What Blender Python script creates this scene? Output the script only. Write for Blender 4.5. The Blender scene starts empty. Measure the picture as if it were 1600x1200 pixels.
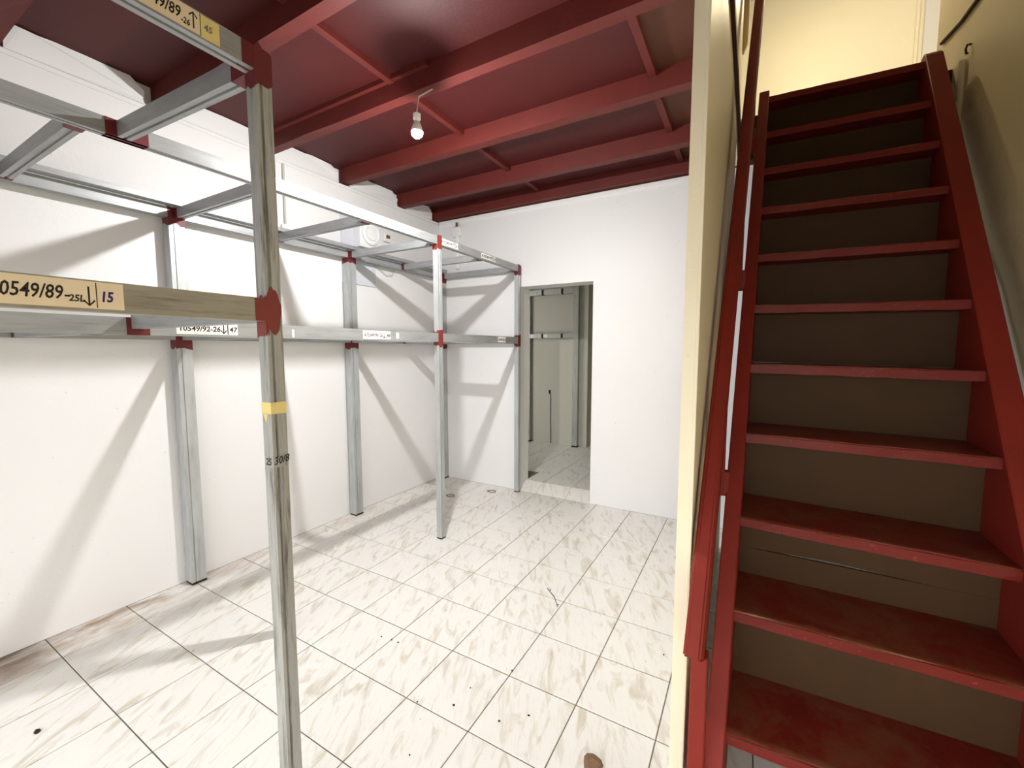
import bpy, bmesh, math, random
from mathutils import Vector, Matrix

random.seed(7)
SC = bpy.context.scene
COL = SC.collection

# ------------------------------------------------------------------ camera
CAM = Vector((2.5955, -1.2804, 1.5383))
YAW, PITCH, ROLL, FPX = -0.5153, -0.0836, 0.0004, 655.86
cd = bpy.data.cameras.new('camera')
cd.sensor_width = 36.0
cd.lens = 36.0 * FPX / 1600.0
cd.clip_start = 0.02
co = bpy.data.objects.new('camera', cd)
COL.objects.link(co)
_f = Vector((math.sin(YAW) * math.cos(PITCH), math.cos(YAW) * math.cos(PITCH), math.sin(PITCH)))
_r = Vector((math.cos(YAW), -math.sin(YAW), 0))
_u = _r.cross(_f)
R_ = _r * math.cos(ROLL) + _u * math.sin(ROLL)
U_ = _u * math.cos(ROLL) - _r * math.sin(ROLL)
co.matrix_world = Matrix(((R_.x, U_.x, -_f.x, CAM.x), (R_.y, U_.y, -_f.y, CAM.y), (R_.z, U_.z, -_f.z, CAM.z), (0, 0, 0, 1)))
SC.camera = co


def on(px, py, ax, v):
    """point where the photo pixel's ray meets the plane coordinate[ax] == v"""
    d = R_ * ((px - 800) / FPX) + U_ * ((600 - py) / FPX) + _f
    return CAM + d * ((v - CAM[ax]) / d[ax])


# ------------------------------------------------------------------ light
SC.view_settings.view_transform = 'Standard'
SC.view_settings.look = 'None'
SC.view_settings.gamma = 1.0
SC.view_settings.exposure = 0.0
SC.view_settings.use_curve_mapping = False
W = bpy.data.worlds.new('world')
SC.world = W
W.use_nodes = True
W.node_tree.nodes['Background'].inputs[0].default_value = (1.0, 0.98, 0.94, 1)
W.node_tree.nodes['Background'].inputs[1].default_value = 4.3
BULB = 4900.0      # room bulb radiance
LOFT = 1050.0       # warm bulb in the loft
FAR = 330.0         # warm bulb in the far room

# ------------------------------------------------------------------ materials


def lin(r, g, b):
    f = lambda c: (c / 255 / 12.92) if c / 255 <= 0.04045 else ((c / 255 + 0.055) / 1.055) ** 2.4
    return (f(r), f(g), f(b), 1)


class N:
    def __init__(self, name):
        self.m = bpy.data.materials.new(name)
        self.m.use_nodes = True
        self.t = self.m.node_tree
        self.b = self.t.nodes['Principled BSDF']

    def n(self, typ, **kw):
        nd = self.t.nodes.new(typ)
        for k, v in kw.items():
            setattr(nd, k, v)
        return nd

    def l(self, a, b):
        self.t.links.new(a, b)

    def coord(self, kind='Object', scale=(1, 1, 1), rot=(0, 0, 0)):
        mp = self.n('ShaderNodeMapping')
        mp.inputs['Scale'].default_value = scale
        mp.inputs['Rotation'].default_value = rot
        if kind == 'World':
            g = self.n('ShaderNodeNewGeometry')
            self.l(g.outputs['Position'], mp.inputs['Vector'])
        else:
            tc = self.n('ShaderNodeTexCoord')
            self.l(tc.outputs[kind], mp.inputs['Vector'])
        return mp.outputs[0]

    def noise(self, vec, scale, detail=4, rough=0.55, dist=0.0):
        nd = self.n('ShaderNodeTexNoise')
        nd.inputs['Scale'].default_value = scale
        nd.inputs['Detail'].default_value = detail
        nd.inputs['Roughness'].default_value = rough
        nd.inputs['Distortion'].default_value = dist
        if vec is not None:
            self.l(vec, nd.inputs['Vector'])
        return nd.outputs['Fac']

    def ramp(self, fac, stops):
        nd = self.n('ShaderNodeValToRGB')
        cr = nd.color_ramp
        while len(cr.elements) < len(stops):
            cr.elements.new(0.5)
        for e, (p, c) in zip(cr.elements, stops):
            e.position = p
            e.color = c
        self.l(fac, nd.inputs[0])
        return nd.outputs[0]

    def mix(self, fac, a, b, blend='MIX'):
        nd = self.n('ShaderNodeMix', data_type='RGBA', blend_type=blend)
        for s, v in ((nd.inputs[0], fac), (nd.inputs[6], a), (nd.inputs[7], b)):
            if hasattr(v, 'links'):
                self.l(v, s)
            else:
                s.default_value = v
        return nd.outputs[2]

    def math(self, op, a, b=0.0, clamp=False):
        nd = self.n('ShaderNodeMath', operation=op, use_clamp=clamp)
        for s, v in ((nd.inputs[0], a), (nd.inputs[1], b)):
            if hasattr(v, 'links'):
                self.l(v, s)
            else:
                s.default_value = v
        return nd.outputs[0]

    def bump(self, h, strength=0.3, dist=0.01):
        nd = self.n('ShaderNodeBump')
        nd.inputs['Strength'].default_value = strength
        nd.inputs['Distance'].default_value = dist
        self.l(h, nd.inputs['Height'])
        self.l(nd.outputs[0], self.b.inputs['Normal'])

    def col(self, c):
        if hasattr(c, 'links'):
            self.l(c, self.b.inputs['Base Color'])
        else:
            self.b.inputs['Base Color'].default_value = c

    def done(self, rough=0.6, metal=0.0, spec=0.5):
        if hasattr(rough, 'links'):
            self.l(rough, self.b.inputs['Roughness'])
        else:
            self.b.inputs['Roughness'].default_value = rough
        self.b.inputs['Metallic'].default_value = metal
        self.b.inputs['Specular IOR Level'].default_value = spec
        return self.m


def g4(v):
    return (v, v, v, 1)


def mat_plain(name, c, rough=0.6, metal=0.0, var=0.0, scale=6.0, bump=0.0):
    k = N(name)
    v = k.coord('World')
    if var:
        f = k.noise(v, scale, 5)
        k.col(k.mix(f, tuple(x * (1 - var) for x in c[:3]) + (1,), tuple(min(1, x * (1 + var)) for x in c[:3]) + (1,)))
    else:
        k.col(c)
    if bump:
        k.bump(k.noise(v, scale * 6, 5), bump, 0.004)
    return k.done(rough, metal)


def mat_plaster(name, c, dirty=False, rough=0.5):
    k = N(name)
    v = k.coord('World')
    base = k.mix(k.noise(v, 1.3, 4), tuple(x * 0.955 for x in c[:3]) + (1,), c)
    spots = k.ramp(k.noise(v, 38, 2), [(0.0, g4(1)), (0.73, g4(1)), (0.78, (0.72, 0.68, 0.62, 1))])
    base = k.mix(0.6, base, k.mix(1.0, base, spots, 'MULTIPLY'))
    k.col(base)
    # trowel marks: patches of finer relief on an otherwise smooth coat
    patch = k.ramp(k.noise(v, 1.6, 2), [(0.45, g4(0.15)), (0.62, g4(1))])
    h = k.mix(1.0, patch, k.noise(v, 26, 6, 0.65, 0.8), 'MULTIPLY')
    k.bump(h, 0.35, 0.008)
    return k.done(rough, 0, 0.4)


def mat_red(name, c, worn=False):
    k = N(name)
    v = k.coord('World')
    f = k.noise(v, 4.5, 6)
    base = k.mix(f, tuple(x * 0.72 for x in c[:3]) + (1,), tuple(x * 1.2 for x in c[:3]) + (1,))
    if worn:
        # scuffed walking surface: dusty brown where the paint has worn thin
        geo = k.n('ShaderNodeNewGeometry')
        sep = k.n('ShaderNodeSeparateXYZ')
        k.l(geo.outputs['Normal'], sep.inputs[0])
        up = k.math('MULTIPLY', k.math('GREATER_THAN', sep.outputs['Z'], 0.7), 1.0)
        w = k.ramp(k.noise(v, 7, 8, 0.7, 0.6), [(0.42, g4(0)), (0.60, g4(0.85))])
        base = k.mix(k.math('MULTIPLY', up, w), base, lin(116, 66, 46))
        # bare, dusty strip along the nosing where feet land
        tc = k.n('ShaderNodeTexCoord')
        sg = k.n('ShaderNodeSeparateXYZ')
        k.l(tc.outputs['Generated'], sg.inputs[0])
        fy = k.math('SUBTRACT', sg.outputs['Y'], k.math('MULTIPLY', sg.outputs['X'], 0.078))
        nose = k.ramp(k.math('ADD', fy, k.math('MULTIPLY', k.noise(v, 14, 5), 0.10)), [(0.05, g4(1)), (0.13, g4(0))])
        upish = k.math('GREATER_THAN', sep.outputs['Z'], 0.3)
        base = k.mix(k.math('MULTIPLY', k.math('MULTIPLY', nose, upish), 0.8), base, lin(150, 104, 74))
        chips = k.ramp(k.noise(v, 70, 3), [(0.66, g4(0)), (0.7, g4(1))])
        base = k.mix(k.math('MULTIPLY', chips, 0.75), base, lin(140, 66, 50))
    k.col(base)
    k.bump(k.noise(v, 55, 4), 0.18, 0.004)
    return k.done(0.5 if worn else 0.6, 0, 0.35)


def mat_steel(name, dirty=0.3, tint=(0.47, 0.49, 0.50, 1), metal=0.35, axis=2):
    k = N(name)
    v = k.coord('Object', tuple(2.2 if i == axis else 9 for i in range(3)))
    a = k.noise(v, 2.4, 6, 0.6)
    base = k.mix(a, tuple(x * 0.66 for x in tint[:3]) + (1,), tuple(min(1, x * 1.22) for x in tint[:3]) + (1,))
    v2 = k.coord('Object', tuple(2.0 if i == axis else 30 for i in range(3)))
    d = k.ramp(k.noise(v2, 1.5, 7, 0.7, 0.4), [(0.50, g4(0)), (0.70, g4(1))])
    base = k.mix(k.math('MULTIPLY', d, dirty), base, lin(70, 57, 42))
    k.col(base)
    k.bump(k.noise(v2, 2, 5), 0.12, 0.003)
    return k.done(k.math('ADD', k.math('MULTIPLY', a, 0.25), 0.3), metal, 0.5)


def mat_tile():
    k = N('marbled_tile')
    oi = k.n('ShaderNodeObjectInfo')
    tc = k.n('ShaderNodeTexCoord')
    off = k.n('ShaderNodeVectorMath', operation='SCALE')
    cmb = k.n('ShaderNodeCombineXYZ')
    for i, s in enumerate((31.0, 17.0, 0.0)):
        k.l(k.math('MULTIPLY', oi.outputs['Random'], s), cmb.inputs[i])
    add = k.n('ShaderNodeVectorMath', operation='ADD')
    geo = k.n('ShaderNodeNewGeometry')
    k.l(geo.outputs['Position'], add.inputs[0])
    k.l(cmb.outputs[0], add.inputs[1])
    rotn = k.n('ShaderNodeMapping')
    rotn.inputs['Rotation'].default_value = (0, 0, math.radians(-25))
    k.l(add.outputs[0], rotn.inputs[0])
    mp = k.n('ShaderNodeMapping')
    mp.inputs['Scale'].default_value = (17, 4.2, 1)
    k.l(rotn.outputs[0], mp.inputs[0])
    streak = k.noise(mp.outputs[0], 1.0, 5, 0.6, 1.1)
    s1 = k.ramp(streak, [(0.52, g4(0)), (0.66, g4(0.75)), (0.74, g4(1))])
    mp2 = k.n('ShaderNodeMapping')
    mp2.inputs['Scale'].default_value = (60, 11, 1)
    k.l(rotn.outputs[0], mp2.inputs[0])
    fine = k.ramp(k.noise(mp2.outputs[0], 1.0, 4, 0.6, 0.8), [(0.54, g4(0)), (0.72, g4(1))])
    tone = k.mix(k.noise(mp.outputs[0], 0.35, 2), lin(194, 188, 177), lin(203, 192, 170))
    base = k.mix(s1, lin(229, 228, 225), tone)
    base = k.mix(k.math('MULTIPLY', fine, 0.3), base, lin(205, 198, 184))
    # grime swept against the left wall and a few dark specks
    sx = k.n('ShaderNodeSeparateXYZ')
    k.l(geo.outputs['Position'], sx.inputs[0])
    near = k.math('SUBTRACT', 1.0, k.math('MULTIPLY', k.math('ADD', sx.outputs['X'], 0.6), 2.6), True)
    nearer = k.math('SUBTRACT', 1.15, k.math('MULTIPLY', k.math('ADD', sx.outputs['Y'], 1.0), 0.42), True)
    gv = k.n('ShaderNodeMapping')
    gv.inputs['Scale'].default_value = (9, 3.0, 1)
    k.l(geo.outputs['Position'], gv.inputs[0])
    gr = k.ramp(k.noise(gv.outputs[0], 1.0, 6, 0.65, 0.5), [(0.38, g4(0)), (0.62, g4(1))])
    gf = k.math('MULTIPLY', k.math('MULTIPLY', near, gr), k.math('ADD', k.math('MULTIPLY', nearer, 0.95), 0.12))
    base = k.mix(gf, base, lin(140, 108, 78))
    corner = k.math('MULTIPLY', k.math('MULTIPLY', k.math('SUBTRACT', -0.5, sx.outputs['Y']), 3.2, True), near)
    cg = k.ramp(k.noise(gv.outputs[0], 1.7, 7, 0.7, 0.9), [(0.30, g4(0.1)), (0.58, g4(1))])
    base = k.mix(k.math('MULTIPLY', corner, cg), base, lin(104, 74, 48))
    spk = k.ramp(k.noise(geo.outputs['Position'], 46, 2, 0.5), [(0.75, g4(0)), (0.78, g4(1))])
    base = k.mix(k.math('MULTIPLY', spk, 0.7), base, lin(96, 84, 70))
    k.col(base)
    return k.done(0.28, 0, 0.4)


M = {}
M['white'] = mat_plaster('white_plaster', lin(230, 230, 232))
M['cream'] = mat_plaster('cream_paint', lin(249, 240, 214))
M['tanwall'] = mat_plaster('stairwell_plaster', lin(226, 212, 170))
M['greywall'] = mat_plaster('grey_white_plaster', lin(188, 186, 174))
M['red'] = mat_red('red_paint_ceiling', lin(93, 32, 27))
M['deckred'] = mat_red('red_paint_deck', lin(72, 18, 17))
M['deckbrown'] = mat_red('brown_board', lin(80, 42, 26))
M['stair'] = mat_red('red_paint_stairs', lin(130, 35, 24))
M['tread'] = mat_red('red_paint_treads', lin(114, 28, 20), True)
M['riser'] = mat_plain('brown_plywood', lin(68, 43, 13), 0.75, 0, 0.18, 9, 0.15)
M['steel'] = mat_steel('galvanised_steel', 0.25)
M['oldsteel'] = mat_steel('dirty_galvanised_steel', 1.0, (0.40, 0.405, 0.39, 1), 0.25)
M['steel_y'] = mat_steel('galvanised_rail', 0.3, (0.37, 0.385, 0.395, 1), axis=1)
M['steel_x'] = mat_steel('galvanised_crossbar', 0.3, (0.37, 0.385, 0.395, 1), axis=0)
M['oldsteel_y'] = mat_steel('dirty_galvanised_rail', 0.6, (0.36, 0.34, 0.28, 1), 0.2, 1)
M['darksteel'] = mat_steel('dull_steel', 0.4, (0.42, 0.43, 0.40, 1), 0.3)
M['primer'] = mat_plain('red_primer', lin(122, 44, 36), 0.55, 0, 0.15, 30, 0.1)
M['primerdark'] = mat_plain('dark_red_primer', lin(98, 22, 28), 0.5, 0, 0.15, 30, 0.1)
M['tile'] = mat_tile()
M['grout'] = mat_plain('grout', lin(112, 106, 94), 0.9, 0, 0.15, 40)
M['paper'] = mat_plain('cream_paper', lin(232, 214, 184), 0.8, 0, 0.05, 20)
M['whitepaper'] = mat_plain('white_paper', lin(240, 240, 238), 0.8, 0, 0.03, 20)
M['tape'] = mat_plain('masking_tape', lin(226, 208, 136), 0.7, 0, 0.08, 30)
M['ink'] = mat_plain('black_marker', lin(24, 20, 18), 0.7)
M['blueink'] = mat_plain('blue_marker', lin(34, 20, 96), 0.7)
M['greyink'] = mat_plain('faded_marker', lin(120, 122, 130), 0.7)
M['plastic'] = mat_plain('white_plastic', lin(232, 233, 234), 0.35)
M['panel'] = mat_plain('pale_blue_board', lin(206, 210, 220), 0.6, 0, 0.04, 6)
M['cable'] = mat_plain('white_cable', lin(188, 186, 174), 0.5)
M['darkcable'] = mat_plain('dark_cable', lin(48, 38, 22), 0.7)
M['black'] = mat_plain('black_dirt', lin(34, 28, 24), 0.85)
M['stone'] = mat_plain('brown_chip', lin(120, 92, 70), 0.9, 0, 0.25, 60, 0.3)
M['added_ground'] = mat_plain('added_ground_grey', lin(120, 118, 114), 0.9, 0, 0.15, 3)
M['brass'] = mat_plain('aged_brass', lin(120, 96, 50), 0.45, 0.6)


def mat_emit(name, c, s):
    m = bpy.data.materials.new(name)
    m.use_nodes = True
    t = m.node_tree
    t.nodes.clear()
    e = t.nodes.new('ShaderNodeEmission')
    o = t.nodes.new('ShaderNodeOutputMaterial')
    e.inputs[0].default_value = c
    e.inputs[1].default_value = s
    t.links.new(e.outputs[0], o.inputs[0])
    return m


# ------------------------------------------------------------------ helpers
WL = {}      # world position of each object's origin


def thing(name, loc, label, cat, group=None):
    o = bpy.data.objects.new(name, None)
    o.empty_display_size = 0.1
    COL.objects.link(o)
    o.location = loc
    WL[o.name] = Vector(loc)
    tag(o, label, cat, group)
    return o


def tag(o, label, cat, group=None):
    o['label'] = label
    o['category'] = cat
    if group:
        o['group'] = group
    return o


def obj(name, bm, mat, parent=None, origin=None, smooth=False, rec=True):
    """link a bmesh built in world coordinates as one mesh object"""
    if rec:
        bmesh.ops.recalc_face_normals(bm, faces=bm.faces)
    if origin is None:
        lo = Vector((1e9,) * 3)
        hi = Vector((-1e9,) * 3)
        for v in bm.verts:
            for i in range(3):
                lo[i] = min(lo[i], v.co[i])
                hi[i] = max(hi[i], v.co[i])
        origin = Vector(((lo.x + hi.x) / 2, (lo.y + hi.y) / 2, lo.z))
    origin = Vector(origin)
    for v in bm.verts:
        v.co -= origin
    me = bpy.data.meshes.new(name)
    bm.to_mesh(me)
    bm.free()
    if isinstance(mat, (list, tuple)):
        for m in mat:
            me.materials.append(m)
    else:
        me.materials.append(mat)
    if smooth:
        for p in me.polygons:
            p.use_smooth = True
    return link(name, me, origin, parent)


def link(name, me, origin, parent=None):
    o = bpy.data.objects.new(name, me)
    COL.objects.link(o)
    WL[o.name] = Vector(origin)
    if parent is not None:
        o.parent = parent
        o.location = Vector(origin) - WL[parent.name]
    else:
        o.location = origin
    return o


def struct(name, bm, mat):
    o = obj(name, bm, mat)
    o['kind'] = 'structure'
    return o


def hexa(bm, p):
    """8 points: bottom ring 0-3, top ring 4-7"""
    v = [bm.verts.new(q) for q in p]
    for f in ((0, 3, 2, 1), (4, 5, 6, 7), (0, 1, 5, 4), (1, 2, 6, 5), (2, 3, 7, 6), (3, 0, 4, 7)):
        bm.faces.new([v[i] for i in f])


def box(bm, a, b):
    x0, y0, z0 = a
    x1, y1, z1 = b
    hexa(bm, [(x0, y0, z0), (x1, y0, z0), (x1, y1, z0), (x0, y1, z0), (x0, y0, z1), (x1, y0, z1), (x1, y1, z1), (x0, y1, z1)])


def B(*pairs):
    bm = bmesh.new()
    for a, b in pairs:
        box(bm, a, b)
    return bm


def bev(bm, w, seg=1):
    bmesh.ops.bevel(bm, geom=list(bm.edges), offset=w, segments=seg, affect='EDGES', profile=0.7)
    return bm


def prism(bm, prof, fn0, fn1):
    """extrude a profile: fn0/fn1 map (u,v) to world"""
    a = [bm.verts.new(fn0(u, v)) for u, v in prof]
    b = [bm.verts.new(fn1(u, v)) for u, v in prof]
    n = len(prof)
    bm.faces.new(a[::-1])
    bm.faces.new(b)
    for i in range(n):
        bm.faces.new((a[i], a[(i + 1) % n], b[(i + 1) % n], b[i]))
    return bm


def tube(bm, pts, r, seg=8):
    pts = [Vector(p) for p in pts]
    rings = []
    for i, p in enumerate(pts):
        d = (pts[min(i + 1, len(pts) - 1)] - pts[max(i - 1, 0)]).normalized()
        s = d.cross(Vector((0.31, 0.17, 0.93)))
        if s.length < 1e-3:
            s = d.cross(Vector((1, 0, 0)))
        s.normalize()
        t = d.cross(s)
        rr = r[i] if isinstance(r, (list, tuple)) else r
        rings.append([bm.verts.new(p + (s * math.cos(6.2832 * k / seg) + t * math.sin(6.2832 * k / seg)) * rr) for k in range(seg)])
    for a, b in zip(rings, rings[1:]):
        for k in range(seg):
            bm.faces.new((a[k], a[(k + 1) % seg], b[(k + 1) % seg], b[k]))
    bm.faces.new(rings[0][::-1])
    bm.faces.new(rings[-1])
    return bm


def lathe(bm, c, prof, seg=20, axis='z'):
    """prof: (radius, height) along axis from centre c"""
    c = Vector(c)
    rings = []
    for r, h in prof:
        ring = []
        for k in range(seg):
            a = 6.28318 * k / seg
            u, v = math.cos(a) * r, math.sin(a) * r
            q = {'z': (u, v, h), 'x': (h, u, v), 'y': (u, h, v)}[axis]
            ring.append(bm.verts.new(c + Vector(q)))
        rings.append(ring)
    for a, b in zip(rings, rings[1:]):
        for k in range(seg):
            bm.faces.new((a[k], a[(k + 1) % seg], b[(k + 1) % seg], b[k]))
    bm.faces.new(rings[0][::-1])
    bm.faces.new(rings[-1])
    return bm


# ------------------------------------------------------------------ main dimensions
T = 1.0 / 3.0           # tile pitch
XL, YB = -0.60, 2.65    # left wall face, back wall face
XR = 3.58               # right wall face
YF = -2.4               # front of the shop
ZC = 3.125              # underside of deck
ZJ = 3.0                # underside of joists
ZT = 5.4                # loft ceiling
XP0, XP1 = 2.402, 2.447  # partition faces
DX0, DX1, DZ = 0.455, 1.262, 2.185   # doorway
YD = 2.87               # far side of the back wall
ZN = 0.07               # floor level of the next room
YU = 4.4                # back wall of the loft above
YN = 4.64               # far wall of next room

# ------------------------------------------------------------------ floor
fl = struct('floor', B(((XL - 0.15, YF, -0.12), (XR + 0.15, YB + 0.1, -0.004))), M['grout'])
TH = 0.008
full = None


def tile(parent, x0, y0, x1, y1, z=0.0):
    global full
    g = 0.0024
    isfull = abs(x1 - x0 - T) < 1e-4 and abs(y1 - y0 - T) < 1e-4
    o = Vector(((x0 + x1) / 2, (y0 + y1) / 2, z - TH + random.uniform(-0.0006, 0.0004)))
    if isfull and full is not None:
        t = link('tile', full, o, parent)
    else:
        bm = B(((x0 + g, y0 + g, o.z), (x1 - g, y1 - g, o.z + TH)))
        bmesh.ops.bevel(bm, geom=[e for e in bm.edges if all(v.co.z > o.z + TH * 0.9 for v in e.verts)], offset=0.0014, segments=1, affect='EDGES')
        t = obj('tile', bm, M['tile'], parent, o)
        if isfull:
            full = t.data
    return t


def tiles(parent, ax, ay, bx, by, z=0.0, ymin_row=None):
    c = math.floor(ax / T + 1e-6)
    while c * T < bx - 0.012:
        r = math.floor(ay / T + 1e-6)
        while r * T < by - 0.012:
            x0, x1 = max(ax, c * T), min(bx, c * T + T)
            y0, y1 = max(ay, r * T), min(by, r * T + T)
            if x1 - x0 > 0.012 and y1 - y0 > 0.012:
                tile(parent, x0, y0, x1, y1, z)
            r += 1
        c += 1


tiles(fl, XL, -1.0 - T, XR, YB)
# behind the camera one continuous tiled apron
ap = obj('tile_apron', B(((XL, YF, -TH), (XR, -1.0 - T, 0))), M['tile'], fl)

# ------------------------------------------------------------------ walls
wl = struct('wall_left', B(((XL - 0.2, YF, 0), (XL, YB + 0.22, 2.955)), ((XL - 0.2, YF, 2.955), (XL - 0.06, YB + 0.22, ZT))), M['white'])
# the plaster ledge on which the joists rest
obj('ledge', bev(B(((XL - 0.08, YF, 2.958), (XL - 0.005, YB, 2.992))), 0.006), M['white'], wl)
JO = [(-2.80, -2.73), (-2.10, -2.03), (-1.40, -1.33), (-0.70, -0.625), (-0.02, 0.05), (0.638, 0.708), (1.33, 1.405), (2.03, 2.105), (2.575, 2.645)]
for (a0, a1), (b0, b1) in zip(JO, JO[1:]):
    # rough plaster infill between two joist ends, ragged at the right-hand side
    y0, y1 = a1 + 0.012, b0 - random.uniform(0.03, 0.05)
    bm = bmesh.new()
    n = 9
    prof = []
    for i in range(n + 1):
        t = i / n
        prof.append((y0 + (y1 - y0) * t, 3.125 - (0.03 if t > 0.93 else 0.0) - random.uniform(0, 0.008) - (0.02 if t == 1 else 0)))
    prof.append((y1 + 0.006, 3.06))
    prof.append((y1 - 0.004, 3.02))
    prof.append((y1 + 0.004, 2.985))
    prof.append((y0, 2.985))
    prism(bm, prof, lambda u, v: (XL - 0.1, u, v), lambda u, v: (XL - 0.012 + random.uniform(-0.004, 0.004), u, v))
    obj('plaster_infill', bm, M['white'], wl)

wb = struct('wall_back', B(((XL, YB, 0), (DX0, YD, 2.985)), ((DX1, YB, 0), (XR, YD, 2.985)), ((DX0, YB, DZ), (DX1, YD, 2.985))), M['white'])
obj('top_trim', bev(B(((XL, YB - 0.012, 2.955), (XP0, YB + 0.02, 2.993))), 0.004), M['white'], wb)
struct('wall_back_upper', B(((XL - 0.2, YU, 2.985), (4.5, YU + 0.15, ZT))), M['cream'])
struct('wall_loft_left', B(((XL - 0.2, YD, 2.985), (XL, YU, ZT))), M['cream'])
struct('wall_loft_right', B(((4.35, YB, 2.985), (4.5, YU, ZT))), M['cream'])
struct('wall_right', B(((XR, YF, 0), (XR + 0.2, YB, ZT)), ((XR, YB, 0), (XR + 0.2, YD, 2.985))), M['tanwall'])
struct('floor_added_ground', B(((-12, -16, -0.3), (15, YF - 0.01, -0.06))), M['added_ground'])  # unseen ground outside, added to block world light coming from below
struct('wall_front_unseen', B(((XL, YF - 0.2, 2.0), (XR, YF, ZT))), M['white'])  # unseen; lintel lowered to keep front light off the upper stairs
# thin wall between the room and the stairs
wp = struct('wall_partition', B(((XP0, 0.2, 0), (XP1, 2.2, 3.0)), ((XP0, 0.2, 3.0), (XP1, YB, 4.25))), M['cream'])
obj('corner_bead', bev(B(((XP1 - 0.008, 0.196, 0), (XP1 + 0.003, 0.21, 4.25))), 0.002), M['cream'], wp)

# ------------------------------------------------------------------ ceiling: deck, joists, battens
ce = struct('ceiling', B(((XL - 0.06, YF, ZC), (2.02, YB, ZC + 0.06))), M['deckred'])
obj('deck_board_or_added_slab', B(((XP1 + 0.03, YF, ZJ + 0.02), (XR, 0.0, ZC + 0.06))), M['deckred'], ce)  # unseen slab over the entrance, added to darken the upper risers
obj('deck_board_or_added_slab', B(((2.021, YF, ZC), (XP1 + 0.02, YB, ZC + 0.06))), M['deckbrown'], ce)
for (y0, y1) in JO:
    bm = bmesh.new()
    box(bm, (XL - 0.05, y0, ZJ + random.uniform(-0.004, 0.004)), (XP0 + 0.02, y1, ZC))
    bmesh.ops.subdivide_edges(bm, edges=[e for e in bm.edges if abs(e.verts[0].co.x - e.verts[1].co.x) > 1], cuts=10)
    for v in bm.verts:
        if v.co.z < ZC - 0.01:
            v.co.z += random.uniform(-0.003, 0.003)
            v.co.y += random.uniform(-0.002, 0.002)
    obj('joist', bm, M['red'], ce)
for (a0, a1), (b0, b1) in zip(JO[1:], JO[2:]):
    for xb in (0.70, 2.035):
        x = xb + random.uniform(-0.015, 0.015)
        obj('batten', B(((x - 0.02, a1, ZC - 0.035), (x + 0.02, b0, ZC))), M['red'], ce)
# batten along the near side of the joist that carries the lamp
obj('batten', B(((XL, 0.612, ZC - 0.028), (0.98, 0.638, ZC))), M['red'], ce)
# beam at the stairwell edge
obj('joist', B(((XP1 + 0.001, YF, ZJ + 0.01), (XP1 + 0.03, -0.1, ZC + 0.06))), M['cream'], ce)

struct('floor_loft', B(((XL, YF, ZC + 0.061), (XP0, YB, ZC + 0.09)), ((XP1 + 0.02, 2.34, ZC), (XR, YB, ZC + 0.085)), ((XL, YB, 2.99), (4.35, YU, ZC + 0.085))), M['riser'])
struct('ceiling_loft', B(((XL - 0.2, YF - 0.2, ZT), (4.5, YU + 0.15, ZT + 0.1))), M['white'])
struct('trim_1', bev(B(((on(1443, 40, 1, YU).x, YU - 0.03, ZC + 0.085), (on(1475, 40, 1, YU).x, YU, ZT))), 0.004), M['white'])
struct('trim_3', bev(B(((on(1430, 40, 1, YU).x, YU - 0.015, ZC + 0.085), (on(1436, 40, 1, YU).x, YU, ZT))), 0.004), M['cream'])
# cream board hanging beside the stair head
tb = bmesh.new()
p0, p1 = on(1143, 86, 1, 2.56), on(1167, 84, 1, 2.56)
prof = [(p0.x, p0.z), (p1.x - 0.02, p1.z), (p1.x + 0.004, p1.z + 0.06), (p1.x + 0.012, 4.75), (p0.x - 0.02, 4.75)]
prism(tb, prof, lambda u, v: (u, 2.53, v), lambda u, v: (u, 2.56, v))
obj_tb = struct('trim_2', tb, M['tanwall'])

# ------------------------------------------------------------------ next room seen through the doorway
fn = struct('floor_next_room', B(((-1.6, YD - 0.05, -0.1), (2.6, 7.4, ZN - 0.004))), M['grout'])
# sloping tiled sill from the room up to the next floor
YS = 2.815
for c in range(1, 4):
    x0, x1 = max(DX0, c * T), min(DX1, c * T + T)
    if x1 - x0 < 0.02:
        continue
    bm = bmesh.new()
    hexa(bm, [(x0 + .0016, YB - 0.003, -0.01), (x1 - .0016, YB - 0.003, -0.01), (x1 - .0016, YS, -0.01), (x0 + .0016, YS, -0.01),
              (x0 + .0016, YB - 0.003, 0.002), (x1 - .0016, YB - 0.003, 0.002), (x1 - .0016, YS - .002, ZN), (x0 + .0016, YS - .002, ZN)])
    obj('sill_tile', bm, M['tile'], fn)
y = YS
while y < 6.6:
    for c in range(-3, 6):
        x0, x1 = c * T, c * T + T
        if y < YD + 0.01:
            x0, x1 = max(x0, DX0), min(x1, DX1)
        if x1 - x0 > 0.02:
            tile(fn, x0, y, x1, y + T, ZN)
    y += T
XJ = 0.52
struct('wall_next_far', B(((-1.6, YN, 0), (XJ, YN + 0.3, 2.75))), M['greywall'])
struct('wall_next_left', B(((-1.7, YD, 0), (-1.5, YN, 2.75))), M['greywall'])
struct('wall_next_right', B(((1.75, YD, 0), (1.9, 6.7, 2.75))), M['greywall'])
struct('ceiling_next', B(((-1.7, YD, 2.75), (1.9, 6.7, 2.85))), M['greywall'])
struct('wall_far_room', B(((-1.2, 6.6, 0), (1.75, 6.75, 2.75)), ((-1.3, YN + 0.3, 0), (-1.1, 6.75, 2.75))), M['cream'])

# ------------------------------------------------------------------ text
_tm = {}


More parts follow.
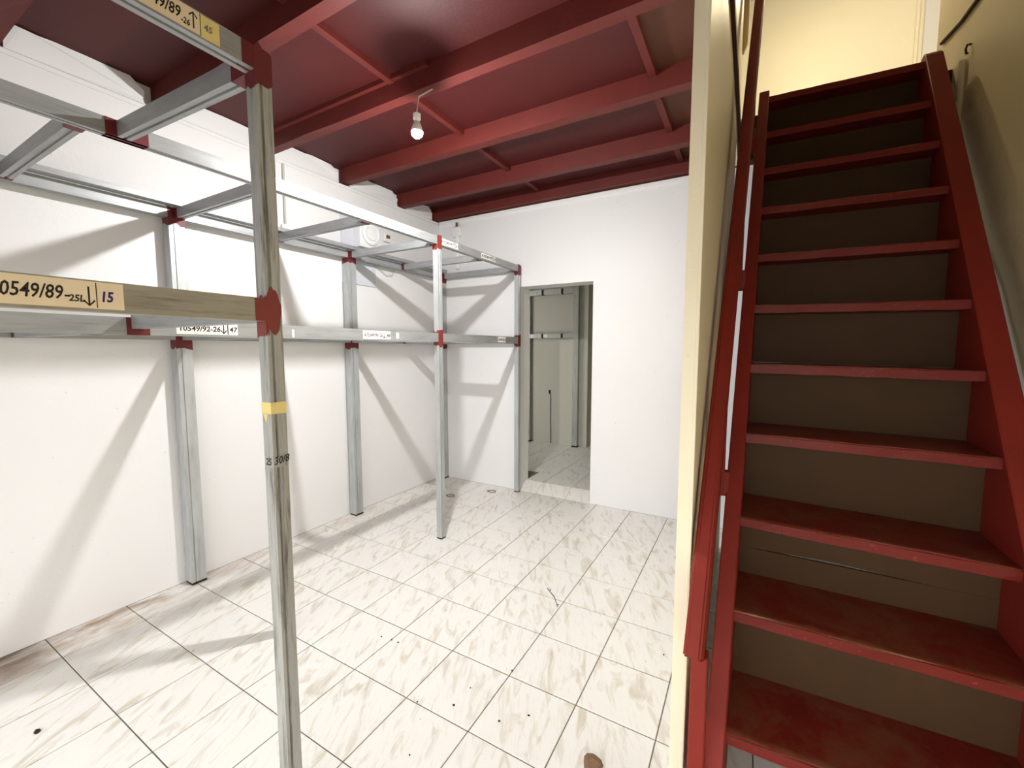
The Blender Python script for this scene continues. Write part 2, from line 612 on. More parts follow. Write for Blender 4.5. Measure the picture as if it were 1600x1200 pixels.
def text_mesh(s, size, bold=0.0):
    key = (s, size, bold)
    if key in _tm:
        return _tm[key]
    cu = bpy.data.curves.new('lettering', 'FONT')
    cu.body = s
    cu.size = size
    cu.offset = bold
    cu.resolution_u = 2
    cu.extrude = 0.0002
    to = bpy.data.objects.new('lettering', cu)
    COL.objects.link(to)
    bpy.context.view_layer.update()
    me = bpy.data.meshes.new_from_object(to.evaluated_get(bpy.context.evaluated_depsgraph_get()))
    bpy.data.objects.remove(to)
    bpy.data.curves.remove(cu)
    _tm[key] = me
    return me


def tw(s, size, bold=0.0):
    return max(v.co.x for v in text_mesh(s, size, bold).vertices)


def text(s, size, pos, mat, parent, face='+x', bold=0.0, squeeze=1.0, tilt=0.0):
    """handwriting on a vertical face; pos is the left end of the baseline"""
    src = text_mesh(s, size, bold)
    me = src.copy()
    me.name = 'lettering'
    rx = Matrix(((0, 0, 1), (1, 0, 0), (0, 1, 0))) if face == '+x' else Matrix(((1, 0, 0), (0, 0, -1), (0, 1, 0)))
    sh = Matrix(((squeeze, 0.12, 0), (tilt, 1, 0), (0, 0, 1)))
    me.transform((rx @ sh).to_4x4())
    me.materials.clear()
    me.materials.append(mat)
    o = link('lettering', me, pos, parent)
    return o


def arrow(y, z0, z1, x, mat, parent, up=False, w=0.0035):
    bm = bmesh.new()
    box(bm, (x, y - w / 2, z0), (x + 0.0004, y + w / 2, z1))
    tip, s = (z1, -1) if up else (z0, 1)
    for d in (-1, 1):
        a = [(y, tip), (y + d * w * 2.6, tip + s * w * 3.4), (y + d * w * 3.2, tip + s * w * 2.4), (y, tip - s * w * 1.2)]
        prism(bm, a, lambda u, v: (x, u, v), lambda u, v: (x + 0.0004, u, v))
    return obj('arrow_mark', bm, mat, parent)


# ------------------------------------------------------------------ shelving frame
fr = thing('shelf_frame', (0.0, 0.6, 0.0), 'tall galvanised steel shelving frame without boards along the left wall', 'shelving')
ZM0, ZM1 = 1.592, 1.660
ZU0, ZU1 = 2.335, 2.395


def cprof(w, d, g=0.006):
    """box-section made of two lipped channels: shallow grooves along two faces"""
    m = d * 0.22
    return [(0, 0), (w, 0), (w, m), (w - g, m + 0.002), (w - g, m + 0.007), (w, m + 0.009), (w, d),
            (w - w * 0.22, d), (w - w * 0.22 - 0.002, d - g), (w - w * 0.22 - 0.007, d - g), (w - w * 0.22 - 0.009, d), (0, d)]


def post(x0, y0, x1, y1, z1, mat, z0=0.0, parent=None, lean=0.0):
    bm = bmesh.new()
    prof = cprof(x1 - x0, y1 - y0)
    prism(bm, prof, lambda u, v: (x0 + u, y0 + v, z0), lambda u, v: (x0 + u + lean, y0 + v, z1))
    return obj('post', bm, mat, parent or fr)


def rail_y(x0, x1, y0, y1, z0, z1, mat=None, name='rail', parent=None):
    bm = bmesh.new()
    h, w = z1 - z0, x1 - x0
    prof = [(0, 0), (w * .38, 0), (w * .40, .006), (w * .60, .006), (w * .62, 0), (w, 0), (w, h), (0, h)]
    prism(bm, prof, lambda u, v: (x0 + u, y0, z0 + v), lambda u, v: (x0 + u, y1, z0 + v))
    return obj(name, bm, mat or M['steel_y'], parent or fr)


def rail_x(x0, x1, y0, y1, z0, z1, mat=None, name='crossbar', parent=None, rise=0.0):
    bm = bmesh.new()
    h, w = z1 - z0, y1 - y0
    prof = [(0, 0), (w * .38, 0), (w * .40, .006), (w * .60, .006), (w * .62, 0), (w, 0), (w, h), (0, h)]
    prism(bm, prof, lambda u, v: (x0, y0 + u, z0 + v + rise), lambda u, v: (x1, y0 + u, z0 + v))
    return obj(name, bm, mat or M['steel_x'], parent or fr)


def patch(a, b, mat=None, parent=None, ragged=0.012):
    """thin coat of primer wrapped over a joint, ragged along its ends"""
    e = 0.0018
    bm = B(((a[0] - e, a[1] - e, a[2]), (b[0] + e, b[1] + e, b[2])))
    bmesh.ops.subdivide_edges(bm, edges=list(bm.edges), cuts=3, use_grid_fill=True)
    for v in bm.verts:
        if v.co.z > b[2] - 1e-4 or v.co.z < a[2] + 1e-4:
            v.co.z += random.uniform(-ragged, ragged)
    return obj('joint_paint', bm, mat or M['primerdark'], parent or fr)


FX0, FX1 = 0.438, 0.486      # front line of the wall bays
RX0, RX1 = -0.582, -0.505    # rear line
PY = [(-0.018, 0.032), (1.292, 1.340), (2.578, 2.625)]
for i, (y0, y1) in enumerate(PY):
    p = post(FX0, y0, FX1, y1, ZU1, M['steel'])
    patch((FX0, y0, ZU0 - 0.035), (FX1, y1, ZU1 + 0.004), M['primer'] if i < 2 else None, p)
    patch((FX0, y0, ZM0 - 0.03), (FX1, y1, ZM1 + 0.02), M['primer'] if i < 2 else None, p)
    q = post(RX0, y0 - 0.012, RX1, y1 + 0.022, ZU1, M['steel'])
    patch((RX0 + .004, y0 - 0.012, ZU0 - 0.04), (RX1, y1 + 0.022, ZU1 + .002), None, q)
    patch((RX0 + .004, y0 - 0.012, ZM0 - 0.05), (RX1, y1 + 0.022, ZM1 - 0.01), None, q)
    foot = bev(B(((RX0 + .003, y0 - 0.014, 0.0), (RX1 + 0.004, y1 + 0.024, 0.014))), 0.003)
    obj('foot', foot, M['black'], q)
    obj('foot', bev(B(((FX0 - .002, y0 - 0.002, 0.0), (FX1 + 0.002, y1 + 0.002, 0.012))), 0.003), M['black'], p)
# posts of the same frame further towards the street
post(FX0, -1.345, FX1, -1.297, ZU1, M['steel'])
post(RX0, -1.36, RX1, -1.28, ZU1, M['steel'])

front_u, front_m, rear = [], [], []
ys = [-2.3] + [v for p in PY for v in p]
segs = [(-2.3, -0.018), (0.032, 1.292), (1.34, 2.578)]
for (a, b) in segs:
    front_u.append(rail_y(FX0 + .004, FX1 - .002, a, b, ZU0, ZU1))
    front_m.append(rail_y(FX0 + .004, FX1 - .002, a, b, ZM0, ZM1))
    rail_y(RX1 - 0.06, RX1, a + (0.022 if a > -1 else 0), b - 0.012, ZU0, ZU1)
    rail_y(RX1 - 0.06, RX1, a + (0.022 if a > -1 else 0), b - 0.012, ZM0, ZM1)
# second, flatter rail higher on the wall side
rail_y(-0.50, -0.43, -2.3, 2.57, 2.396, 2.425, None, 'rail')
for y in (-1.98, -1.32, -0.675, 0.025, 0.66, 1.316, 1.955, 2.60):
    at_post = any(a - .03 < y < b + .03 for a, b in PY)
    for (z0, z1) in ((ZU0, ZU1), (ZM0, ZM1)):
        c = rail_x(RX1, FX0 + .004, y - 0.022, y + 0.022, z0, z1 - 0.004)
        patch((FX0 - 0.03, y - 0.023, z0 - .001), (FX0 + .004, y + 0.023, z1 - .003), None, c, 0.0)
        if not at_post or z0 > 2:
            patch((RX1, y - 0.023, z0 - .001), (RX1 + 0.03, y + 0.023, z1 - .003), None, c, 0.0)

# near bay that projects into the room
NX0, NX1, NY0, NY1 = 1.349, 1.394, -0.575, -0.530
ZV0, ZV1 = 2.295, 2.356     # this bay's top rail sits a little lower
ZQ0, ZQ1 = 1.616, 1.681
npost = post(NX0, NY0, NX1, NY1, ZV1, M['oldsteel'])
post(NX0, -2.0, NX1, -1.955, ZV1, M['oldsteel'])
near_m = rail_y(NX0 + .002, NX1 - .001, -1.955, NY0, ZQ0, ZQ1, M['oldsteel_y'])
near_u = rail_y(NX0 + .002, NX1 - .001, -1.955, NY0, ZV0, ZV1, M['steel_y'])
rail_x(FX1 - .002, NX0, NY0 + .001, NY1 - .001, ZV0, ZV1 - .004, None, 'crossbar', None, 0.04)
rail_x(FX1 - .002, NX0, NY0 + .001, NY1 - .001, ZQ0, ZQ1 - .004)
rail_x(FX1 - .002, NX0, -1.30, -1.26, ZV0, ZV1 - .004)
rail_x(FX1 - .002, NX0, -1.30, -1.26, ZQ0, ZQ1 - .004)
patch((NX0, NY0, ZV0 - 0.035), (NX1, NY1, ZV1 + 0.004), M['primerdark'], npost)
patch((NX0 - 0.07, NY0 + .001, ZV0), (NX0 + .001, NY1 - .001, ZV1 - .004), M['primerdark'], fr, 0.0)
patch((FX0 + .003, NY0 - 0.03, ZU0), (FX1 - .001, NY1 + 0.05, ZU1), M['primerdark'], front_u[0], 0.0)
patch((FX0 + .003, NY0 - 0.012, ZM0), (FX1 - .001, NY1 + 0.012, ZM1), M['primerdark'], front_m[0], 0.0)
# round dab of primer on the near post's middle joint
bm = bmesh.new()
cy, cz = -0.556, 1.652
prof = []
for k in range(22):
    a = 6.28318 * k / 22
    rr = random.uniform(0.92, 1.08)
    prof.append((cy + 0.021 * 1.1 * math.cos(a) * rr, cz - 0.006 + 0.066 * math.sin(a) * rr))
prism(bm, prof, lambda u, v: (NX1 - 0.001, u, v), lambda u, v: (NX1 + 0.0016, u, v))
obj('joint_paint', bm, M['primer'], npost)
patch((NX0 + .001, NY0 - .001, ZQ0 - 0.035), (NX1 - .001, NY0 + .004, ZQ1 - 0.0), M['primer'], npost)
patch((NX0 + .001, NY0 - 0.028, ZQ0 + .001), (NX1 - .0005, NY0, ZQ1 - .001), M['primer'], near_m, 0.0)
patch((NX0 + .001, NY0 - 0.03, ZV0 + .001), (NX1 - .0005, NY0, ZV1 - .001), M['primerdark'], near_u, 0.0)
# tape and marker on the near post
pt = on(440, 636, 0, NX1)
obj('tape', B(((NX0 - .001, NY0 - .0012, pt.z - 0.018), (NX1 + .0012, NY1 + .001, pt.z + 0.016))), M['tape'], npost)
bm = bmesh.new()
prism(bm, [(NX0 + .004, pt.z - .017), (NX0 + .02, pt.z - .045), (NX0 + .028, pt.z - .017)], lambda u, v: (u, NY0 - .0012, v), lambda u, v: (u, NY0 + .001, v))
obj('tape', bm, M['tape'], npost)
pm = on(432, 722, 0, NX1)
obj('tape', B(((NX0 + .002, NY0 - .0009, pm.z - 0.016), (NX1 + .0009, NY1, pm.z + 0.014))), M['oldsteel'], npost)
text('25', 0.030, (NX0 + .008, NY0 - .0016, pm.z - 0.010), M['ink'], npost, '-y', 0.0004, 0.95)
text('30/8', 0.032, (NX1 + .0016, NY0 + .001, pm.z - 0.008), M['ink'], npost, '+x', 0.0004, 0.80, 0.08)


def label(px0, py0, px1, x, z0, z1, mat, parent):
    ya, yb = on(px0, py0, 0, x).y, on(px1, py0, 0, x).y
    obj('label', B(((x - .0006, ya, z0), (x + .0008, yb, z1))), mat, parent)
    return ya, yb


NXF = NX1 - .001
ya, yb = label(-60, 450, 192, NXF, ZQ0 + 0.006, ZQ1 - 0.003, M['paper'], near_m)


def ny(px, py):
    return on(px, py, 0, NXF).y


text('0549/89', 0.038, (NXF + .001, ny(-3, 460), ZQ0 + 0.022), M['ink'], near_m, '+x', 0.0006, (ny(97, 460) - ny(-3, 460)) / tw('0549/89', 0.038, 0.0006))
text('-', 0.03, (NXF + .001, ny(99, 463), ZQ0 + 0.022), M['ink'], near_m, '+x', 0.0004)
text('25L', 0.019, (NXF + .001, ny(107, 466), ZQ0 + 0.019), M['ink'], near_m, '+x', 0.0005, (ny(132, 466) - ny(107, 466)) / tw('25L', 0.019, 0.0005))
arrow(ny(139, 466), ZQ0 + 0.014, ZQ1 - 0.014, NXF + .0006, M['ink'], near_m, False, 0.003)
obj('divider_line', B(((NXF + .0006, ny(151, 466) - .0007, ZQ0 + .008), (NXF + .0012, ny(151, 466) + .0007, ZQ1 - .005))), M['ink'], near_m)
text('15', 0.030, (NXF + .001, ny(156, 468), ZQ0 + 0.022), M['blueink'], near_m, '+x', 0.0009, (ny(176, 468) - ny(156, 468)) / tw('15', 0.030, 0.0009))
# label of the top rail
ya, yb = label(150, 0, 314, NXF, ZV0 + 0.006, ZV1 - 0.003, M['paper'], near_u)
yq = on(316, 50, 0, NXF).y
obj('label', B(((NXF - .0006, on(313, 50, 0, NXF).y, ZV0 + .005), (NXF + .0012, on(343, 62, 0, NXF).y, ZV1 - .004))), M['tape'], near_u)
yr_, yl_ = on(281, 22, 0, NXF).y, on(236, 2, 0, NXF).y
wt = (yr_ - yl_) * 1.42
text('0549/89', 0.036, (NXF + .001, yr_ - wt, ZV0 + 0.021), M['ink'], near_u, '+x', 0.0006, wt / tw('0549/89', 0.036, 0.0006))
text('-26', 0.020, (NXF + .001, on(282, 30, 0, NXF).y, ZV0 + 0.014), M['ink'], near_u, '+x', 0.0005, (on(296, 34, 0, NXF).y - on(282, 30, 0, NXF).y) / tw('-26', 0.020, 0.0005))
arrow(on(302, 36, 0, NXF).y, ZV0 + 0.014, ZV1 - 0.012, NXF + .0006, M['ink'], near_u, True, 0.003)
obj('divider_line', B(((NXF + .0006, on(313, 45, 0, NXF).y - .0007, ZV0 + .006), (NXF + .0014, on(313, 45, 0, NXF).y + .0007, ZV1 - .004))), M['ink'], near_u)
text('45', 0.022, (NXF + .0015, on(318, 50, 0, NXF).y, ZV0 + 0.024), M['greyink'], near_u, '+x', 0.0005, 0.9)

# labels of the wall bays
XF = FX1 - .002


def lab(px0, px1, py, z0, z1, s, num, mat, parent, up=False, ink='ink'):
    ya, yb = label(px0, py, px1, XF, z0 + 0.009, z1 - 0.006, mat, parent)
    L, h = yb - ya, z1 - z0
    me = text_mesh(s, 0.032)
    w = max(v.co.x for v in me.vertices)
    text(s, 0.032, (XF + .001, ya + L * 0.03, z0 + h * 0.34), M[ink], parent, '+x', 0.0006, L * 0.66 / w)
    arrow(ya + L * 0.75, z0 + h * 0.26, z0 + h * 0.80, XF + .0008, M[ink], parent, up, 0.004)
    obj('divider_line', B(((XF + .0008, ya + L * 0.815, z0 + .011), (XF + .0014, ya + L * 0.83, z1 - .008))), M[ink], parent)
    me = text_mesh(num, 0.032)
    w = max(v.co.x for v in me.vertices)
    text(num, 0.032, (XF + .001, ya + L * 0.85, z0 + h * 0.34), M[ink], parent, '+x', 0.0006, L * 0.13 / w)


lab(275, 371, 508, ZM0, ZM1, '10549/92-26', '47', M['whitepaper'], front_m[0])
lab(567, 610, 518, ZM0, ZM1, 'A70549/90-26', '48', M['whitepaper'], front_m[1])
lab(778, 790, 527, ZM0, ZM1, '0549/91', '49', M['whitepaper'], front_m[2])
lab(497, 560, 318, ZU0, ZU1, 'A70549/91-26', '50', M['whitepaper'], front_u[1], True, 'greyink')
lab(688, 716, 382, ZU0, ZU1, 'A70549/92', '51', M['whitepaper'], front_u[2], True)
lab(752, 774, 403, ZU0, ZU1, 'A70549/93', '52', M['whitepaper'], front_u[2], True)
yy = on(621, 519, 0, XF).y
obj('label', B(((XF - .0006, yy - 0.012, ZM0 + .016), (XF + .0008, yy + 0.012, ZM1 - .012))), M['whitepaper'], front_m[1])
yy = on(458, 520, 0, XF).y
obj('label', B(((XF - .0006, yy - 0.006, ZM0 + .006), (XF + .0008, yy + 0.006, ZM1 - .02))), M['whitepaper'], front_m[1])

# frame in the next room
f2 = thing('shelf_frame', (0.0, YN - 0.05, ZN), 'dull grey steel shelf frame standing in the next room behind the doorway', 'shelving')
for (x0, x1, y0) in ((-0.46, -0.40, YN - 0.07), (0.315, 0.395, YN - 0.075)):
    post(x0, y0, x1, y0 + 0.06, 2.47, M['darksteel'], ZN, f2)
for (z0, z1) in ((2.35, 2.43), (1.70, 1.765)):
    rl = rail_x(-0.40, 0.315, YN - 0.07, YN - 0.025, z0, z1, M['darksteel'], 'rail', f2)
    for px in (0.12, -0.2):
        patch((px, YN - 0.071, z0), (px + .03, YN - 0.02, z1), M['black'], rl, 0.0)
    if z0 < 2:
        for (a, b) in ((-0.385, -0.34), (-0.20, -0.10)):
            obj('label', B(((a, YN - 0.0712, z0 + .014), (b, YN - 0.0695, z1 - .012))), M['whitepaper'], rl)
obj('foot', B(((0.31, YN - 0.08, ZN), (0.40, YN - 0.01, ZN + 0.02))), M['black'], f2)
obj('foot', B(((-0.465, YN - 0.075, ZN), (-0.395, YN - 0.01, ZN + 0.02))), M['black'], f2)
f3 = thing('shelf_frame', (0.55, 5.75, ZN), 'dark steel shelf frame in the far yellowish room past two openings', 'shelving')
for x0 in (0.25, 0.92):
    post(x0, 5.75, x0 + 0.05, 5.80, 2.25, M['darksteel'], ZN, f3)
for z0 in (1.55, 2.2):
    rail_x(0.30, 0.92, 5.75, 5.79, z0, z0 + 0.06, M['darksteel'], 'rail', f3)
# switch hole and cable on the far wall of the next room
q = on(859, 612, 1, YN)
hole = bev(B(((q.x - 0.016, YN - 0.012, q.z - 0.03), (q.x + 0.016, YN, q.z + 0.03))), 0.005)
tag(obj('wall_switch', hole, M['black']), 'small black switch on the grey wall of the next room', 'switch')
bm = tube(bmesh.new(), [(q.x + 0.01, YN - 0.006, q.z - 0.03), (q.x + 0.018, YN - 0.006, 0.8), (q.x + 0.024, YN - 0.006, ZN + 0.004)], 0.006, 6)
tag(obj('wall_cable', bm, M['darkcable']), 'thin dark cable dropping from the black switch to the floor', 'cable')

# ------------------------------------------------------------------ staircase
st = thing('staircase', (2.95, 1.0, 0.0), 'steep red painted wooden staircase with closed brown risers', 'staircase')
XLs = [2.582, 2.582, 2.583, 2.586, 2.591, 2.595, 2.601, 2.608, 2.615, 2.625, 2.633]
ZS = [0.286, 0.598, 0.880, 1.180, 1.470, 1.755, 2.037, 2.333, 2.613, 2.903, 3.21]
ZSR = [0.286, 0.585, 0.853, 1.164, 1.455, 1.741, 2.027, 2.318, 2.605, 2.896, 3.20]
G, Y0, WD = 0.19395, 0.173, 0.772


def xl(y):
    return 2.577 + 0.0292 * (y - Y0)


SLOPE = 1.4985
for i in range(11):
    y = Y0 + G * i
    xa, xb = XLs[i] - 0.02, XLs[i] + WD + 0.03
    za, zb = ZS[i], ZSR[i]
    dep = 0.335 if i < 10 else 0.26
    bm = bmesh.new()
    th = 0.040
    hexa(bm, [(xa, y, za - th), (xb, y + 0.029, zb - th), (xb, y + dep + .029, zb - th), (xa, y + dep, za - th),
              (xa, y, za), (xb, y + 0.029, zb), (xb, y + dep + .029, zb), (xa, y + dep, za)])
    bmesh.ops.subdivide_edges(bm, edges=[e for e in bm.edges if abs(e.verts[0].co.x - e.verts[1].co.x) > 0.4], cuts=9)
    bmesh.ops.bevel(bm, geom=[e for e in bm.edges if all(v.co.y < y + 0.04 for v in e.verts) and abs(e.verts[0].co.z - e.verts[1].co.z) < 0.02 and e.verts[0].co.z > min(za, zb) - 0.02],
                    offset=0.006, segments=2, affect='EDGES')
    for v in bm.verts:
        if v.co.y < y + 0.04:
            v.co.z += random.uniform(-0.0015, 0.0015)
            v.co.y += random.uniform(-0.0015, 0.0015)
    obj('tread', bm, M['tread'], st)
    if i < 10:
        yr = y + 0.318
        z0a, z1a = za + 0.001, ZS[i + 1] - th
        z0b, z1b = zb + 0.001, ZSR[i + 1] - th
        def rz(t, s):
            return (z0a + (z1a - z0a) * s) * (1 - t) + (z0b + (z1b - z0b) * s) * t
        def rpt(t, s, d):
            return (xa + (xb - xa) * t, yr + 0.029 * t + d, rz(t, s))
        def rboard(s0a, s0b, s1a, s1b, t0=0.0, t1=1.0):
            b2 = bmesh.new()
            hexa(b2, [rpt(t0, s0a, 0), rpt(t1, s0b, 0), rpt(t1, s0b, .012), rpt(t0, s0a, .012), rpt(t0, s1a, 0), rpt(t1, s1b, 0), rpt(t1, s1b, .012), rpt(t0, s1a, .012)])
            return b2
        if i == 1:
            # this riser is split by a long crack that lets light through
            b2 = rboard(0, 0, .455, .455)
            for (s0, s1, t0, t1) in ((.455, .463, 0, .1), (.463, .50, .1, .45), (.50, .463, .45, .8), (.463, .455, .8, 1)):
                pass
            bmesh.ops.subdivide_edges(b2, edges=[e for e in b2.edges if abs(e.verts[0].co.x - e.verts[1].co.x) > 0.4], cuts=11)
            obj('riser', b2, M['riser'], st)
            b3 = rboard(.458, .458, 1, 1)
            bmesh.ops.subdivide_edges(b3, edges=[e for e in b3.edges if abs(e.verts[0].co.x - e.verts[1].co.x) > 0.4], cuts=11)
            zmid = rz(.5, .6)
            for v in b3.verts:
                t = (v.co.x - xa) / (xb - xa)
                if v.co.z < rz(t, .55):
                    v.co.z += 0.012 * max(0.0, 1 - abs(t - 0.42) / 0.34)
            obj('riser', b3, M['riser'], st)
        else:
            obj('riser', rboard(0, 0, 1, 1), M['riser'], st)


def stringer(side):
    bm = bmesh.new()
    fo = 0.028
    zf = lambda y: 0.29 + SLOPE * (y - Y0) + fo
    yb0 = Y0 - (0.29 + fo) / SLOPE
    if side == 0:
        prof = [(yb0, 0), (2.135, zf(2.135)), (2.155, zf(2.135) + 0.01), (2.40, 3.19), (0.36, 0)]
        x0, x1 = -0.058, 0.0
    else:
        prof = [(yb0 + .03, 0), (2.15, zf(2.12)), (2.185, zf(2.12) + 0.025), (2.29, 3.235), (2.43, 3.19), (0.39, 0)]
        x0, x1 = WD, WD + 0.078
    prism(bm, prof, lambda u, v: (xl(u) + x0, u, v), lambda u, v: (xl(u) + x1, u, v))
    bmesh.ops.bevel(bm, geom=[e for e in bm.edges], offset=0.004, segments=1, affect='EDGES')
    return obj('stringer', bm, M['stair'], st)


stringer(0)
stringer(1)
# handrail: a board on edge that rises with the stairs, and the short post that carries its foot
A, Bp = Vector((2.483, 0.05, 0.59)), Vector((2.551, 2.30, 3.961))
d = (Bp - A).normalized()
up = Vector((-0.0, -d.z, d.y)).normalized()
side = d.cross(up).normalized()
bm = bmesh.new()
hw, hh = 0.029, 0.045
prof = [(-hw, -hh), (hw, -hh), (hw, hh - .012), (hw - .01, hh), (-hw + .01, hh), (-hw, hh - .012)]
C2 = Bp + d * 0.9
prism(bm, prof, lambda u, v: A + side * u + up * v, lambda u, v: C2 + side * u + up * v)
bmesh.ops.bevel(bm, geom=list(bm.edges), offset=0.005, segments=2, affect='EDGES')
obj('handrail', bm, M['stair'], st)
obj('newel_post', bev(B(((2.474, 0.055, 0), (2.522, 0.105, 0.60))), 0.004), M['stair'], st)
for yb in (0.62, 1.22, 1.82):
    c = A + d * ((yb - A.y) / d.y)
    zs = 0.29 + SLOPE * (yb - Y0) - 0.02
    bm = B(((c.x - 0.02, yb - 0.022, zs), (c.x + 0.024, yb + 0.022, c.z + 0.02)))
    obj('baluster', bev(bm, 0.003), M['stair'], st)
    obj('bracket', B(((c.x + 0.012, yb - 0.02, zs), (xl(yb) - 0.05, yb + 0.02, zs + 0.1))), M['stair'], st)

# ------------------------------------------------------------------ bulbs
LP = Vector((0.945, 0.57, 2.728))


def bulb(loc, label, r, emat, cord_top, group=None):
    t = thing('light_bulb', (loc.x, loc.y, loc.z), label, 'light bulb', group)
    bm = bmesh.new()
    prof = [(0.001, -r), (r * .5, -r * .87), (r * .87, -r * .5), (r * .97, -r * .2), (r, 0)]
    lathe(bm, loc, prof, 20)
    obj('glass', bm, emat, t, smooth=True)
    # opaque plastic body of the LED bulb
    bm = lathe(bmesh.new(), loc, [(r * 1.03, 0.001), (r * .98, r * .35), (r * .8, r * .95), (r * .5, r * 1.7)], 20)
    obj('bulb_body', bm, M['plastic'], t, smooth=True)
    bm = lathe(bmesh.new(), loc, [(r * .46, r * 1.7), (r * .5, r * 2.1), (r * .66, r * 2.15), (r * .66, r * 3.0), (r * .3, r * 3.2)], 14)
    obj('socket', bm, M['plastic'], t, smooth=False)
    top = Vector(cord_top)
    s = loc + Vector((0, 0, r * 3.2))
    bm = tube(bmesh.new(), [s, s + Vector((0.012, 0.006, (top.z - s.z) * .5)), top], 0.004, 6)
    obj('cord', bm, M['cable'], t)
    return t


bulb(LP, 'glowing white bulb hanging in its socket under the red ceiling', 0.032, mat_emit('bulb_glow', (1, 0.985, 0.97, 1), BULB), (LP.x + 0.03, 0.673, ZJ))
bulb(Vector((2.95, 3.25, 4.75)), 'warm bulb hanging from the loft ceiling above the stairs', 0.04, mat_emit('warm_glow', (1, 0.85, 0.56, 1), LOFT), (2.95, 3.25, ZT))
bulb(Vector((-0.3, 5.7, 2.3)), 'dim warm bulb hanging in the far room past two openings', 0.035, mat_emit('dim_glow', (1, 0.9, 0.6, 1), FAR), (-0.3, 5.7, 2.75))

# ------------------------------------------------------------------ things on the walls
# meter board on the left wall
y0, y1 = on(531, 345, 0, XL).y, on(584, 372, 0, XL).y
mb = thing('meter_board', (XL, (y0 + y1) / 2, 2.13), 'pale blue electric meter board mounted on the left wall', 'meter board')
obj('backboard', bev(B(((XL, y0, 2.13), (XL + 0.015, y1, 2.72))), 0.003), M['panel'], mb)
bx = obj('meter_case', bev(B(((XL + 0.014, y0 + 0.13, 2.46), (XL + 0.10, y1 - 0.01, 2.72))), 0.012, 2), M['plastic'], mb)
cyy = (y0 + 0.13 + y1 - 0.01) / 2
obj('dial', lathe(bmesh.new(), (XL + 0.10, cyy, 2.595), [(0.105, 0), (0.105, 0.02), (0.09, 0.026), (0.084, 0.004), (0.066, 0.004), (0.060, 0.026), (0.02, 0.032)], 28, 'x'), M['plastic'], bx)
pts = []
ys2, zs2 = on(588, 395, 0, XL + 0.02), on(620, 412, 0, XL + 0.02)
for q in ((588, 398), (591, 418), (604, 431), (613, 430), (620, 414), (622, 408)):
    pts.append(on(q[0], q[1], 0, XL + 0.02))
tag(obj('loose_wire', tube(bmesh.new(), pts, 0.0035, 6), M['cable']), 'loose white wire looping on the left wall beside the meter board', 'wire')
q = on(602, 372, 0, XL)
t = thing('junction_box', (XL, q.y, q.z - 0.04), 'small pale junction box on the left wall to the right of the meter board', 'junction box')
obj('box', bev(B(((XL, q.y - 0.04, q.z - 0.04), (XL + 0.035, q.y + 0.04, q.z + 0.04))), 0.006), M['plastic'], t)
obj('terminal', B(((XL + 0.035, q.y - 0.02, q.z - 0.01), (XL + 0.05, q.y + 0.015, q.z + 0.02))), M['brass'], t)
q0, q1 = on(441, 262, 0, XL), on(440, 350, 0, XL)
t = thing('conduit', (XL, q1.y, q1.z), 'thin white conduit running down the left wall from the ceiling ledge', 'conduit')
obj('pipe', tube(bmesh.new(), [(XL + 0.01, q0.y, 2.955), (XL + 0.01, q0.y, q1.z)], 0.009, 8), M['cable'], t)
obj('outlet_box', bev(B(((XL, q0.y - 0.035, q1.z - 0.05), (XL + 0.03, q0.y + 0.05, q1.z))), 0.006), M['plastic'], t)
q0 = on(715, 352, 1, YB)
t = thing('pipe_stub', (q0.x, YB, 2.45), 'short white pipe with a dirty valve on the back wall near the corner', 'pipe')
obj('pipe', tube(bmesh.new(), [(q0.x + 0.01, YB - 0.02, 2.44), (q0.x + 0.01, YB - 0.02, 2.80)], 0.022, 10), M['plastic'], t)
obj('valve', bev(B(((q0.x - 0.05, YB - 0.05, 2.79), (q0.x + 0.06, YB, 2.90))), 0.012), M['plastic'], t)
obj('spindle', tube(bmesh.new(), [(q0.x + 0.01, YB - 0.03, 2.895), (q0.x + 0.01, YB - 0.03, 2.945)], 0.014, 8), M['brass'], t)

# right wall: cable, hook, white tubes added to imitate a light streak beside the stairs
a, b = on(1471, 68, 0, XR - 0.008), on(1545, -25, 0, XR - 0.008)
m1 = (a + b) / 2 + Vector((0, 0, -0.02))
tag(obj('wall_cable', tube(bmesh.new(), [a, m1, b], 0.010, 6), M['darkcable']), 'dark cable climbing the stairwell wall above the stair head', 'cable')
q = on(1517, 75, 0, XR)
tag(obj('wall_hook', tube(bmesh.new(), [(XR, q.y, q.z + .02), (XR - .015, q.y, q.z + .022), (XR - .02, q.y, q.z), (XR - .015, q.y + .006, q.z - .02), (XR - .008, q.y + .012, q.z - .018)], 0.006, 6), M['darkcable']),
    'small dark hook screwed into the stairwell wall', 'hook')
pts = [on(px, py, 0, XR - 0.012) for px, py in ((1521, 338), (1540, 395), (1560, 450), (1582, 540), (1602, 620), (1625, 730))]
tag(obj('light_streak', tube(bmesh.new(), pts, 0.008, 6), M['plastic']), 'long thin white tube imitating a slanting streak of light on the wall beside the stairs', 'light streak')
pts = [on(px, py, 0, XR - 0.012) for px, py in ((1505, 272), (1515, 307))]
tag(obj('light_streak', tube(bmesh.new(), pts, 0.008, 6), M['plastic']), 'short white tube imitating the upper end of the slanting streak of light', 'light streak')
q0, q1 = on(1505, 95, 0, XR - 0.01), on(1501, 245, 0, XR - 0.01)
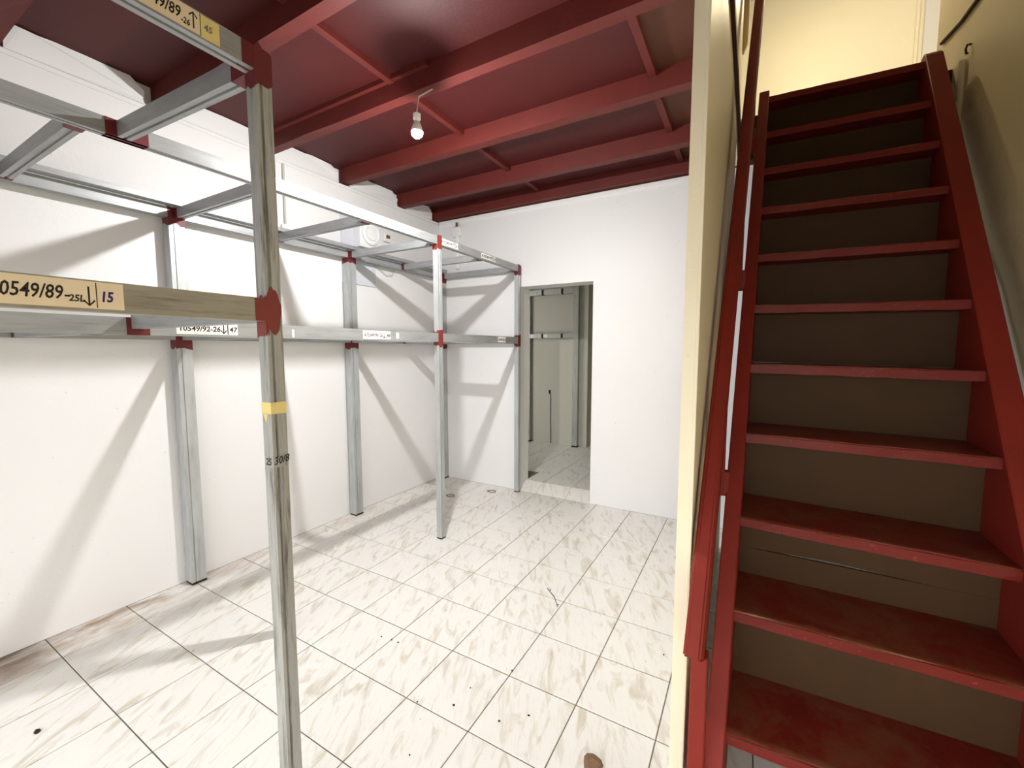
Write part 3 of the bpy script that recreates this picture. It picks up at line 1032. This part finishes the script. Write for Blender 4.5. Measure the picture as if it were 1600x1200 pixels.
tag(obj('conduit', tube(bmesh.new(), [(XR - .012, q0.y, q0.z), (XR - .012, q0.y, q1.z - 0.3)], 0.016, 8), M['tanwall']),
    'upright cream conduit on the stairwell wall beside the upper steps', 'conduit')

# ------------------------------------------------------------------ rubbish on the floor


def chip(name, px, py, size, mat, label, cat, group=None, h=0.4):
    c = on(px, py, 2, 0.0)
    bm = bmesh.new()
    bmesh.ops.create_icosphere(bm, subdivisions=2, radius=1.0)
    for v in bm.verts:
        v.co *= random.uniform(0.8, 1.15)
        v.co = Vector((v.co.x * size[0], v.co.y * size[1], max(v.co.z, -0.35) * size[2]))
    zmin = min(v.co.z for v in bm.verts)
    for v in bm.verts:
        v.co += Vector((c.x, c.y, -zmin))
    o = obj(name, bm, mat)
    return tag(o, label, cat, group)


chip('stone_chip', 926, 1196, (0.036, 0.034, 0.02), M['stone'], 'flat brown stone chip lying on the tiles near the stairs', 'stone')
chip('dirt_clump', 58, 1144, (0.012, 0.010, 0.008), M['black'], 'small dark clump of dirt on the tiles by the left wall', 'dirt')
for (px, py) in ((612, 1000), (622, 1004), (596, 995), (780, 1127), (652, 1097), (826, 1118), (709, 1102), (860, 922), (872, 945), (1037, 1023), (640, 1180), (735, 1075), (800, 1048)):
    chip('crumb', px, py, (random.uniform(.003, .006), random.uniform(.003, .005), .003), M['black'], 'tiny dark crumb scattered on the white tiles', 'crumb', 'crumbs on the floor')
bm = tube(bmesh.new(), [on(855, 919, 2, 0.003), on(866, 932, 2, 0.006), on(871, 948, 2, 0.003)], 0.0022, 5)
tag(obj('twig', bm, M['darkcable']), 'thin bent twig lying across a tile joint', 'twig')
for (px, py, lab_) in ((704, 775, 'brown leaf scrap by the corner post on the dusty tiles'), (768, 768, 'brown leaf scrap on the tiles before the doorway')):
    c = on(px, py, 2, 0.0)
    pts = []
    for k in range(10):
        a = 6.28318 * k / 9
        pts.append((c.x + 0.05 * math.cos(a), c.y + 0.03 * math.sin(a), 0.004 + 0.003 * math.sin(2 * a)))
    tag(obj('leaf_scrap', tube(bmesh.new(), pts, 0.004, 5), M['stone']), lab_, 'leaf')
